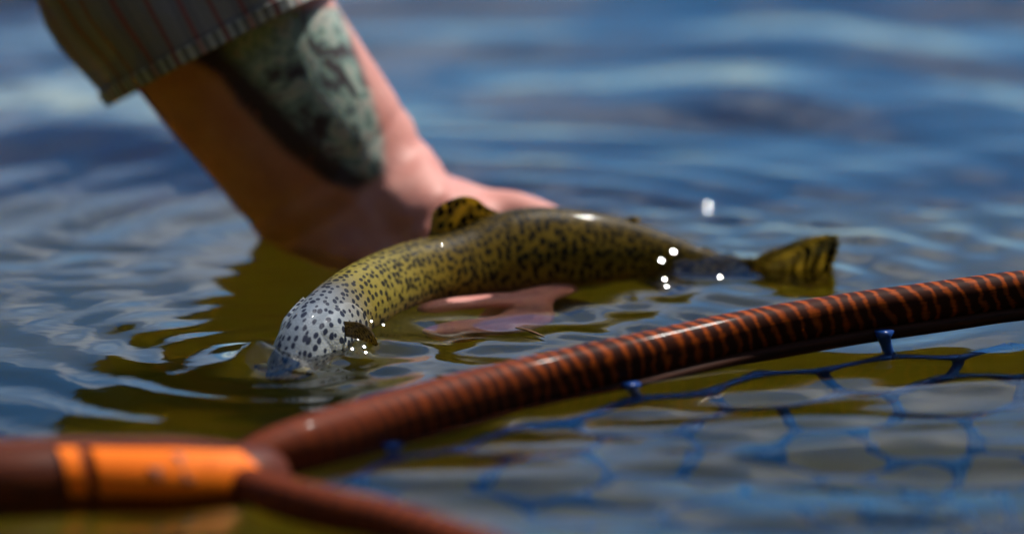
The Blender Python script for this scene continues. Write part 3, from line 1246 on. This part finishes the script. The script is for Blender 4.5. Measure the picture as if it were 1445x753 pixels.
# neck and head beyond the frame
HEADC = Vector((-.40, .52, .74))
add(loft([((-.50, .58, .50), .065, .060, (1, 0, 0)), ((-.45, .55, .62), .058, .056, (1, 0, 0)), ((-.42, .53, .68), .055, .055, (1, 0, 0))], 14))
add(ellipsoid(HEADC, (.078, .096, .115)))
add(ellipsoid(HEADC + Vector((.035, -.065, -.055)), (.045, .045, .055)))
add(ellipsoid(HEADC + Vector((.045, -.105, -.01)), (.013, .018, .024)))
me = bpy.data.meshes.new('skin_raw')
me.from_pydata([tuple(p) for p in bv], [], bf)
raw = bpy.data.objects.new('skin_raw', me)
COL.objects.link(raw)
md = raw.modifiers.new('r', 'REMESH')
md.mode = 'VOXEL'
md.voxel_size = .0021
md2 = raw.modifiers.new('s', 'SMOOTH')
md2.factor = .6
md2.iterations = 22
dg = bpy.context.evaluated_depsgraph_get()
bm_me = bpy.data.meshes.new_from_object(raw.evaluated_get(dg))
bpy.data.objects.remove(raw)
bm_me.name = 'skin'
# fine folds of skin at the wrist and tendons
nv_ = len(bm_me.vertices)
co = np.empty(nv_ * 3)
bm_me.vertices.foreach_get('co', co)
co = co.reshape(-1, 3)
no = np.empty(nv_ * 3)
bm_me.vertices.foreach_get('normal', no)
no = no.reshape(-1, 3)
rel = co - np.array(WRIST)
ua = rel @ np.array(adir)
cr = np.exp(-((ua - .006) / .0035) ** 2) + .8 * np.exp(-((ua + .012) / .003) ** 2) + .6 * np.exp(-((ua - .020) / .003) ** 2)
on_arm = (np.linalg.norm(rel, axis=1) < .08)
co -= no * (cr * on_arm * .0011)[:, None]
side_c = rel @ np.array(Vector(AX).normalized())
tend = np.exp(-((side_c - .006) / .004) ** 2) + np.exp(-((side_c - .020) / .005) ** 2)
co += no * (tend * on_arm * sstep(-.06, -.01, ua) * sstep(.07, .02, ua) * .0009)[:, None]
bm_me.vertices.foreach_set('co', co.ravel())
bm_me.update()
# tattoo mask: an upright leaf-shaped panel on the forearm
TAT = np.array([(262, 78), (300, 20), (480, 10), (498, 60), (520, 120), (541, 195), (543, 243), (503, 270), (462, 258), (400, 212), (345, 155), (310, 110)], float)
d = co - np.array(CAM)
fz = d @ np.array(CF)
pxx = 722.5 + FPX * (d @ np.array(CX)) / fz
pyy = 376.5 - FPX * (d @ np.array(CU)) / fz
facing = (no * (-d)).sum(1) > 0
inside = np.zeros(nv_, bool)
dist = np.full(nv_, 1e9)
for k in range(len(TAT)):
    a, b = TAT[k], TAT[(k + 1) % len(TAT)]
    cnd = ((a[1] > pyy) != (b[1] > pyy))
    xi = a[0] + (pyy - a[1]) / (b[1] - a[1] + 1e-9) * (b[0] - a[0])
    inside ^= cnd & (pxx < xi)
    ab_ = b - a
    t = np.clip(((pxx - a[0]) * ab_[0] + (pyy - a[1]) * ab_[1]) / (ab_ @ ab_), 0, 1)
    dist = np.minimum(dist, np.hypot(pxx - a[0] - t * ab_[0], pyy - a[1] - t * ab_[1]))
sd = np.where(inside, dist, -dist)
mask = np.clip(.5 + sd / 12, 0, 1) * facing * (ua > 0)
# dark left-hand border inside the tattoo
edge_x = np.interp(pyy, [10, 78, 120, 180, 235, 270], [262, 275, 318, 375, 440, 505])
dark = np.clip(1 - (pxx - edge_x) / 95, 0, 1)
for nm, arr in (('tattoo', mask), ('tattoo_dark', dark)):
    a_ = bm_me.attributes.new(nm, 'FLOAT', 'POINT')
    a_.data.foreach_set('value', arr.astype(np.float32))

m_skin, N, L_, B = new_mat('skin')
tcn = N.new('ShaderNodeTexCoord')
n1 = noise_n(N, L_, tcn.outputs['Object'], 45, 5, .6)
n2 = noise_n(N, L_, tcn.outputs['Object'], 400, 3, .6)
rp = ramp(N, [(0.3, (.50, .185, .145)), (0.55, (.58, .25, .20)), (0.75, (.64, .32, .26))])
L_.new(n1.outputs['Fac'], rp.inputs['Fac'])
ta = N.new('ShaderNodeAttribute')
ta.attribute_name = 'tattoo'
td = N.new('ShaderNodeAttribute')
td.attribute_name = 'tattoo_dark'
t1 = noise_n(N, L_, tcn.outputs['Object'], 58, 5, .6, 1.1)
t2 = noise_n(N, L_, tcn.outputs['Object'], 130, 4, .6, .4)
tp = ramp(N, [(0.28, (.012, .015, .018)), (0.38, (.06, .085, .085)), (0.46, (.15, .25, .21)), (0.53, (.27, .40, .33)), (0.59, (.42, .40, .34)), (0.66, (.18, .29, .25)), (0.76, (.05, .08, .08))])
tf = mathn(N, L_, 'MULTIPLY_ADD', t2.outputs['Fac'], .55, mathn(N, L_, 'MULTIPLY_ADD', t1.outputs['Fac'], 1.25, -.40))
L_.new(tf, tp.inputs['Fac'])
tr = ramp(N, [(0.62, (.012, .013, .018)), (0.68, (.20, .05, .04)), (0.74, (.02, .018, .02))])
L_.new(tf, tr.inputs['Fac'])
tdr = ramp(N, [(0.30, (0, 0, 0)), (0.65, (1, 1, 1))])
L_.new(mathn(N, L_, 'MULTIPLY_ADD', t1.outputs['Fac'], .5, mathn(N, L_, 'SUBTRACT', td.outputs['Fac'], .25)), tdr.inputs['Fac'])
ink = mixc(N, L_, tdr.outputs['Color'], tp.outputs['Color'], tr.outputs['Color'])
L_.new(mixc(N, L_, mathn(N, L_, 'MULTIPLY', ta.outputs['Fac'], .94), rp.outputs['Color'], ink), B.inputs['Base Color'])
B.inputs['Roughness'].default_value = .55
B.inputs['Specular IOR Level'].default_value = .3
B.inputs['Subsurface Weight'].default_value = .06
B.inputs['Subsurface Radius'].default_value = (1, .35, .2)
B.inputs['Subsurface Scale'].default_value = .008
bump(N, L_, n2.outputs['Fac'], .25, .0008, B)
skin = link('body', bm_me, m_skin)
adopt(skin, person)

# shirt: sleeve and torso
m_shirt, N, L_, B = new_mat('striped_cotton')
uv = N.new('ShaderNodeUVMap')
uv.uv_map = 'cloth'
sx = N.new('ShaderNodeSeparateXYZ')
L_.new(uv.outputs['UV'], sx.inputs[0])
fr_ = mathn(N, L_, 'FRACT', mathn(N, L_, 'DIVIDE', sx.outputs[0], .0115))
d0 = mathn(N, L_, 'ABSOLUTE', mathn(N, L_, 'SUBTRACT', fr_, .5))
line = mathn(N, L_, 'LESS_THAN', d0, .10)
fr2 = mathn(N, L_, 'FRACT', mathn(N, L_, 'ADD', mathn(N, L_, 'DIVIDE', sx.outputs[0], .023), .25))
wide_l = mathn(N, L_, 'LESS_THAN', mathn(N, L_, 'ABSOLUTE', mathn(N, L_, 'SUBTRACT', fr2, .5)), .18)
nw = noise_n(N, L_, uv.outputs['UV'], 900, 2)
base = mixc(N, L_, mathn(N, L_, 'MULTIPLY', wide_l, .55), (.27, .26, .275), (.17, .16, .18))
base = mixc(N, L_, mathn(N, L_, 'MULTIPLY', line, .75), base, (.32, .055, .045))
L_.new(mixc(N, L_, mathn(N, L_, 'MULTIPLY', nw.outputs['Fac'], .3), base, (.16, .16, .14)), B.inputs['Base Color'])
B.inputs['Roughness'].default_value = .85
B.inputs['Sheen Weight'].default_value = .1
bump(N, L_, nw.outputs['Fac'], .3, .0005, B)
m_hem, N, L_, B = new_mat('hem_cotton')
uv = N.new('ShaderNodeUVMap')
uv.uv_map = 'cloth'
sx = N.new('ShaderNodeSeparateXYZ')
L_.new(uv.outputs['UV'], sx.inputs[0])
stt = mathn(N, L_, 'LESS_THAN', mathn(N, L_, 'FRACT', mathn(N, L_, 'DIVIDE', sx.outputs[0], .0046)), .55)
red = mathn(N, L_, 'LESS_THAN', mathn(N, L_, 'ABSOLUTE', mathn(N, L_, 'SUBTRACT', mathn(N, L_, 'FRACT', mathn(N, L_, 'DIVIDE', sx.outputs[0], .0115)), .5)), .10)
hb = mixc(N, L_, stt, (.16, .165, .15), (.42, .42, .38))
L_.new(mixc(N, L_, mathn(N, L_, 'MULTIPLY', red, .6), hb, (.34, .07, .05)), B.inputs['Base Color'])
B.inputs['Roughness'].default_value = .85


def cloth_tube(name, keys, n, m, mat, thick=.0016, folds=.004, parent=None, open_first=True, fold_f=(14, 3)):
    rows = [(*k[0], k[1], k[2], *k[3]) for k in keys]
    C, LEN = catmull(rows, n)
    pts = [c[:3] for c in C]
    v, uvs = [], []
    for layer in (0, 1):
        for i in range(n):
            t = (Vector(pts[min(i + 1, n - 1)]) - Vector(pts[max(i - 1, 0)])).normalized()
            a = Vector(C[i][5:8])
            a = (a - t * a.dot(t)).normalized()
            b = t.cross(a)
            for j in range(m):
                q = 2 * pi * j / m
                s = i / (n - 1) * LEN
                fo = folds * (mnoise.noise(Vector((cos(q) * 1.6, sin(q) * 1.6, s * fold_f[0]))) + .5 * mnoise.noise(Vector((cos(q) * fold_f[1], sin(q) * fold_f[1], s * 30))))
                fo *= min(1, .35 + s / .05)
                k = fo - layer * thick
                v.append(Vector(pts[i]) + a * (cos(q) * (C[i][3] + k)) + b * (sin(q) * (C[i][4] + k)))
                uvs.append((q / (2 * pi) * 2 * pi * .056, s))
    f = []
    o2 = n * m
    for i in range(n - 1):
        for j in range(m):
            k = (j + 1) % m
            a, b, c_, d_ = i * m + j, i * m + k, (i + 1) * m + k, (i + 1) * m + j
            f.append((a, b, c_, d_))
            f.append((o2 + a, o2 + d_, o2 + c_, o2 + b))
    for j in range(m):
        k = (j + 1) % m
        f.append((j, o2 + j, o2 + k, k))
        e = (n - 1) * m
        f.append((e + j, e + k, o2 + e + k, o2 + e + j))
    me = bpy.data.meshes.new(name)
    me.from_pydata([tuple(p) for p in v], [], f)
    bm = bmesh.new()
    bm.from_mesh(me)
    bmesh.ops.recalc_face_normals(bm, faces=bm.faces)
    bm.to_mesh(me)
    bm.free()
    ul = me.uv_layers.new(name='cloth')
    for poly in me.polygons:
        js = [me.loops[li].vertex_index % m for li in poly.loop_indices]
        wrap = (0 in js) and (m - 1 in js)
        for li in poly.loop_indices:
            vi = me.loops[li].vertex_index
            u_, w_ = uvs[vi]
            if wrap and vi % m == 0:
                u_ = 2 * pi * .056
            ul.data[li].uv = (u_, w_)
    o = link(name, me, mat)
    return o


# cuff opening traced in the photo: left end (140,125), right end (490,20)
cuff_c = at_y(315, 60, .050)
cl, crr = at_y(138, 98, .048), at_y(492, 22, .052)
cax = (crr - cl)
sdir = Vector((-.46, .15, .88)).normalized()
SAX = tuple(cax.normalized())
sleeve = cloth_tube('sleeve', [
    (cuff_c, cax.length / 2, .047, SAX),
    (cuff_c + sdir * .03, cax.length / 2 * 1.03, .051, SAX),
    (cuff_c + sdir * .07, .060, .056, SAX),
    (ELBOW, .066, .064, SAX),
    (ELBOW.lerp(SHOULDER, .35), .070, .068, SAX),
    (ELBOW.lerp(SHOULDER, .75), .076, .074, SAX),
    (SHOULDER + Vector((-.02, .03, .01)), .082, .082, SAX)], 80, 72, m_shirt, folds=.011)
adopt(sleeve, person)
hem = cloth_tube('cuff_hem', [
    (cuff_c - sdir * .0015, cax.length / 2 + .0012, .0482, SAX),
    (cuff_c + sdir * .002, cax.length / 2 + .0014, .0485, SAX),
    (cuff_c + sdir * .0045, cax.length / 2 + .0014, .0490, SAX)], 8, 72, m_hem, thick=.0040, folds=.011)
adopt(hem, person)
HIP = Vector((-.66, .74, .16))
CHEST = Vector((-.52, .60, .44))
torso = cloth_tube('shirt', [
    (HIP, .17, .12, (1, .35, 0)),
    (HIP.lerp(CHEST, .5), .165, .115, (1, .35, 0)),
    (CHEST, .18, .12, (1, .35, 0)),
    (CHEST + Vector((.03, -.03, .08)), .12, .10, (1, .35, 0)),
    (CHEST + Vector((.05, -.04, .12)), .068, .066, (1, .35, 0))], 50, 60, m_shirt, folds=.012, fold_f=(6, 3))
adopt(torso, person)
osl = cloth_tube('sleeve', [
    (Vector((-.70, .30, .20)), .05, .05, (1, .3, 0)),
    (Vector((-.74, .42, .28)), .064, .060, (1, .3, 0)),
    (Vector((-.70, .58, .42)), .074, .07, (1, .3, 0)),
    (Vector((-.64, .64, .46)), .08, .08, (1, .3, 0))], 40, 40, m_shirt, folds=.008)
adopt(osl, person)
m_wader, N, L_, B = new_mat('wader_fabric')
B.inputs['Base Color'].default_value = (.10, .095, .075, 1)
B.inputs['Roughness'].default_value = .8
for (kx, ky) in ((-.58, .48), (-.86, .62)):
    lg = cloth_tube('wader_leg', [
        (Vector((kx + .02, ky + .04, -.19)), .085, .085, (1, 0, 0)),
        (Vector((kx, ky, -.02)), .095, .09, (1, 0, 0)),
        (Vector((kx - .01, ky + .08, .10)), .10, .10, (1, 0, 0)),
        (Vector((kx * .5 - .33, ky * .5 + .37, .17)), .105, .10, (1, 0, 0))], 34, 36, m_wader, folds=.010)
    adopt(lg, person)
m_cap, N, L_, B = new_mat('cap_cloth')
B.inputs['Base Color'].default_value = (.12, .13, .11, 1)
B.inputs['Roughness'].default_value = .85
cv, cf_ = ellipsoid(HEADC + Vector((0, 0, .035)), (.088, .106, .098))
cv2, cf2 = loft([(HEADC + Vector((.02, -.06, .055)), .075, .006, (1, .3, 0)), (HEADC + Vector((.05, -.13, .045)), .070, .005, (1, .3, 0)),
                 (HEADC + Vector((.068, -.175, .030)), .045, .004, (1, .3, 0))], 14, 16)
cap = pydata('cap', cv + cv2, cf_ + [tuple(len(cv) + q for q in fc) for fc in cf2], m_cap)
adopt(cap, person)

# ================================================================== DROPLETS AND BITS
m_drop, N, L_, B = new_mat('water_drop')
B.inputs['Base Color'].default_value = (1, 1, 1, 1)
B.inputs['Roughness'].default_value = 0.085
B.inputs['IOR'].default_value = 1.333
B.inputs['Transmission Weight'].default_value = 1.0


def droplet(p, r, label, group, flat=.05):
    r *= .85
    """shallow bead; its flattest side takes the sun's mirror angle"""
    hv_ = ((CAM - Vector(p)).normalized() + SUN_DIR).normalized()
    o = ball('water_droplet', (0, 0, 0), r, m_drop, (1, 1, flat), rot=Vector((0, 0, 1)).rotation_difference(hv_).to_matrix(), seg=24)
    o.location = p
    tag(o, label, 'droplet', group)
    return o


def on_fish(px, py):
    """nearest point of the camera-side flank under a pixel"""
    best, bd = None, 1e9
    for i in range(0, NS, 1):
        for k in range(-6, 16):
            p = fish_point(i, k * .1)
            a, b = to_px(p)
            dd = (a - px) ** 2 + (b - py) ** 2
            if dd < bd:
                best, bd = p, dd
    return best


for px, py, r, lb in ((951, 356, .0016, 'larger bright water bead high on the trout flank near the tail'), (934, 368, .0014, 'bright water bead midway down the trout flank near the tail')):
    droplet(on_fish(px, py) + Vector((.0003, -.0010, .0006)), r, lb, 'beads on the trout flank')
SB = 'small glinting bead of water beside the tail stalk, below the trout belly'
for px, py, r, lb in ((938, 394, .0013, SB), (941, 404, .0012, SB), (1016, 391, .0013, 'single glinting bead of water where the tail fin joins the tail stalk')):
    q = at_z(px, py, .004)
    droplet(q, r, lb, 'beads beside the tail stalk')
for px, py, r in ((998, 288, .0010), (999, 297, .0009)):
    droplet(at_y(px, py, .09), r, 'splashed water drop flying above the river behind the tail', 'flying drops behind the tail')
for px, py, r in ((505, 478, .0012), (514, 489, .0013), (497, 492, .0012), (524, 453, .0009), (541, 458, .0011), (516, 497, .001)):
    droplet(at_z(px, py, .003), r, 'tiny sparkling bead of water beside the pectoral fin', 'beads beside the pectoral fin')

m_twig, N, L_, B = new_mat('twig_bark')
B.inputs['Base Color'].default_value = (.22, .10, .03, 1)
pts = [at_z(728, 462, .001), at_z(742, 465, .0014), at_z(756, 470, .0012), at_z(768, 475, .001)]
vv, ff = round_tube(pts, [.0003, .0005, .0005, .0002], 8)
tag(pydata('twig', vv, ff, m_twig), 'thin brown twig floating below the trout belly', 'twig')
